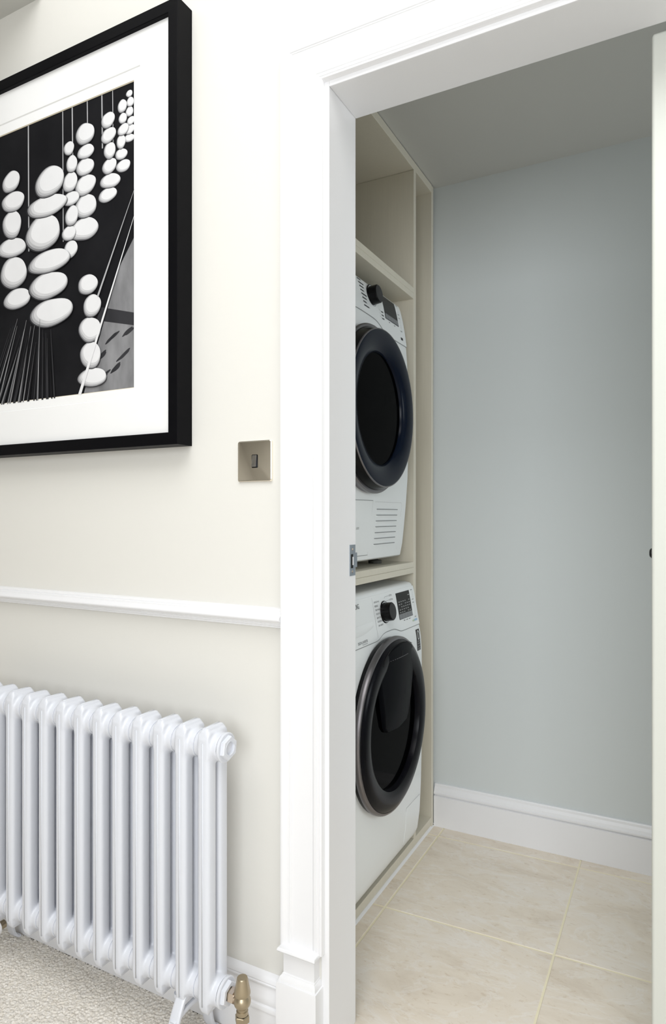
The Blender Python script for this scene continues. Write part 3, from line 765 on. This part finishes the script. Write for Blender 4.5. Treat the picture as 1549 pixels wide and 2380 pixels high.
# add-item flap in the upper half of the door
def flap_outline(k):
    pts = []
    wt, wb = .126-k, .088-k
    for i in range(17):
        a = PI*i/16; pts.append((WYC+.012+wt*math.cos(a), .699+(.055-k)*math.sin(a)))
    pts += [(WYC+.012-wt+.004, .669), (WYC+.012-wb-.012, .583)]
    pts += [(WYC+.012-wb+.002, .532), (WYC+.012-wb+.016, .516+k)]
    pts += [(WYC+.012, .511+k), (WYC+.012+wb-.016, .516+k), (WYC+.012+wb-.002, .532), (WYC+.012+wb+.012, .583), (WYC+.012+wt-.004, .669)]
    return pts
bm = bmesh.new()
dome = lambda y, z, b: b-.9*((y-WYC-.012)**2)-.10*max(0, (.62-z))
rings = [[(-.728, y, z) for y, z in flap_outline(0)], [(dome(y, z, -.7000), y, z) for y, z in flap_outline(0)], [(dome(y, z, -.6965), y, z) for y, z in flap_outline(.0025)]]
cen = [[(dome(WYC+.012+(y-WYC-.012)*f, .62+(z-.62)*f, -.6960), WYC+.012+(y-WYC-.012)*f, .62+(z-.62)*f) for y, z in flap_outline(.0025)] for f in (.8, .5, .2)]
loft(bm, rings+cen)
fo = obj('item_flap', bm, M['flap'], wd, True)
bm = bmesh.new(); ps = flap_outline(-.0015)[4:16]
rr = [[(x, y+(WYC+.012-y)*e, z-.003*e) for x, e in ((-.704, 0), (-.7012, .01), (-.704, .03))] for y, z in ps]
loft(bm, rr, closed=False, cap=False); wa.flatobj('flap_gap', bm, M['hole'], wd)
bm = bmesh.new(); 
for i in range(10):
    y0 = WYC-.066+.012*i; z0 = .7165
    box(bm, -.7010+.0045-.9*((y0-WYC-.012)**2)+.0006, -.6960-.9*((y0-WYC-.012)**2)+.0006, y0, y0+.012, z0, z0+.0012)
obj('flap_catch', bm, M['ring_steel'], fo)
obj('flap_mark', B(-.6975, -.6955, WYC+.004, WYC+.008, .720, .734), M['hole'], fo)

# ---- tumble dryer, on the shelf above
td = thing('tumble_dryer', 'white tumble dryer with blue-black porthole door and vent slots standing on the cabinet shelf', 'tumble dryer', (-1.06, 1.690, .964))
dprof = [(.960, -.806), (.990, -.799), (1.03, -.791), (1.08, -.7855), (1.16, -.7780), (1.24, -.7725), (1.36, -.7700), (1.50, -.7705), (1.60, -.7735), (1.66, -.7780), (1.71, -.7850), (1.745, -.7915), (1.775, -.7985), (1.793, -.8040), (1.800, -.8105), (1.803, -.8200)]
dr = Machine(td, 1.690, .600, dprof, -1.37)
obj('cabinet_body', dr.body(.988, 1.803), M['white_app'], td, True)
for yy in (1.44, 1.94):
    for xx in (-.87, -1.31):
        bm = bmesh.new(); lathe(bm, [(.022, 0), (.022, .010), (.010, .012), (.010, .026)], (xx, yy, .964), 'z', 20); obj('foot', bm, M['dark_rubber'], td, True)
yd0, yd1 = 1.398, 1.982
def dseam(y):
    d = (y-1.675)/.12
    return 1.6610+.030*math.exp(-abs(d)**5)
obj('control_panel', dr.patch(yd0, yd1, lambda y: dseam(y)+.0012, 1.795, .0012, 60, 12, .004), M['white_app'], td, True)
bm = dr.line([(yd0+(yd1-yd0)*i/70, dseam(yd0+(yd1-yd0)*i/70)) for i in range(71)], .0018, .0006); dr.flatobj('panel_seam', bm, M['seam'], td)
bm = dr.line([(1.648, 1.692), (1.648, 1.792)], .0018, .0021); dr.flatobj('drawer_seam', bm, M['white_app'], td)
dr.knob(1.744, 1.7600, .12)
dd = dr.display(1.828, 1.932, 1.716, 1.7330, 1.791)
dr.buttons([(1.944, 1.955, 1.760, 1.789), (1.944, 1.955, 1.7055, 1.748)])
bm = bmesh.new()
for i in range(8):
    z = 1.789-.0108*i; y = 1.662+.0018*i; L = .020+.006*((i*5) % 3)
    q = 0
    while q < L: dr.line([(y+q, z), (y+q+.0022, z)], .0034, .0021, bm); q += .0030
    dr.line([(y+L+.002, z), (y+L+.007, z)], .0005, .0021, bm)
for i in range(3):
    z = 1.7290-.0105*i
    for q in range(4): dr.line([(1.800+.0036*q, z), (1.8026+.0036*q, z)], .0034, .0021, bm)
    dr.line([(1.782, z+.003), (1.797, z)], .0005, .0021, bm)
for y in (1.852, 1.893): dr.line([(y, 1.7095), (y+.006, 1.7095)], .0022, .0021, bm)
for q in range(4): dr.line([(1.940+.0034*q, 1.6800), (1.9424+.0034*q, 1.6800)], .0080, .0021, bm)
dr.flatobj('panel_lettering', bm, M['ink'], td)
# lint hatch, vent slots
obj('hatch', dr.patch(1.41, 1.718, 1.0055, 1.1605, .0008, 10, 8, .002), M['white_app'], td, True)
bm = dr.line([(1.41, 1.1615), (1.719, 1.1615)], .0016, .0012); dr.line([(1.41, 1.0045), (1.719, 1.0045)], .0016, .0012, bm); dr.flatobj('hatch_seam', bm, M['seam'], td)
bm = dr.line([(1.719, 1.0045), (1.719, 1.1615)], .0007, .0012); dr.flatobj('hatch_side_seam', bm, M['pale_ink'], td)
bm = dr.text('om', 1.6400, 1.080, .0135, .0014, None, 'RIGHT'); dr.flatobj('hatch_lettering', bm, M['pale_ink'], td)
bm = dr.line([(1.735, 1.1585), (1.937, 1.1585)], .0006, .0007); dr.line([(1.937, 1.1585), (1.9435, 1.150), (1.936, 1.012)], .0006, .0007, bm); dr.flatobj('vent_panel_seam', bm, M['pale_ink'], td)
for i in range(7):
    z = 1.1368-.0172*i
    obj('vent_slot', dr.patch(1.752, 1.910, z-.0013, z+.0013, .0012, 8, 1, .002), M['seam'], td)
    bm = dr.patch(1.752, 1.910, z-.0042, z-.0013, .0030, 8, 1, .003); obj('vent_lip', bm, M['white_app'], td, True)
# door
DYC, DZC = 1.683, 1.4165
c1 = (0, DYC, DZC)
do = on('door', [(.2330, -.778), (.2330, -.768), (.2300, -.764), (.1700, -.764), (.1700, -.778)], M['ring_steel'], td, c1, closed=True)
on('door_rim', [(.2300, -.7660), (.2358, -.7640), (.2362, -.7560), (.2330, -.7520), (.2270, -.7520), (.2250, -.7660)], M['ring_steel'], do, c1, closed=True)
on('door_side', [(.2280, -.7560), (.2262, -.7480), (.2205, -.7310), (.2180, -.7255), (.2000, -.7255), (.2000, -.7560)], M['black_plastic'], do, c1, closed=True)
on('door_bright_edge', [(.2185, -.7285), (.2195, -.7262), (.2185, -.7238), (.2160, -.7236), (.2160, -.7285)], M['ring_steel'], do, c1, closed=True)
on('door_ring', [(.2165, -.7300), (.2160, -.7240), (.2080, -.7222), (.1800, -.7265), (.1620, -.7330), (.1570, -.7380), (.1555, -.7500), (.2165, -.7500)], M['blue_gloss'], do, c1, closed=True)
on('door_glass', [(.1570, -.7440), (.1400, -.7500), (.1380, -.7560), (.1000, -.7600), (.0500, -.7610), (.0005, -.7610)], M['smoked'], do, c1)
on('inner_ring', [(.1420, -.7488), (.1408, -.7478), (.1392, -.7486), (.1392, -.7500), (.1420, -.7500)], M['black_gloss'], do, c1, closed=True)
bm = bmesh.new()
pp = [(DYC-.085, 1.3225), (DYC+.060, 1.3225), (DYC+.050, 1.3010), (DYC+.028, 1.2830), (DYC, 1.2790), (DYC-.03, 1.284), (DYC-.065, 1.303)]
loft(bm, [[(-.7600, y, z) for y, z in pp], [(-.7475, y, z) for y, z in pp]]); lp = obj('lint_panel', bm, M['display'], do)

# every thing is complete: keep the view layer current
bpy.context.view_layer.update()
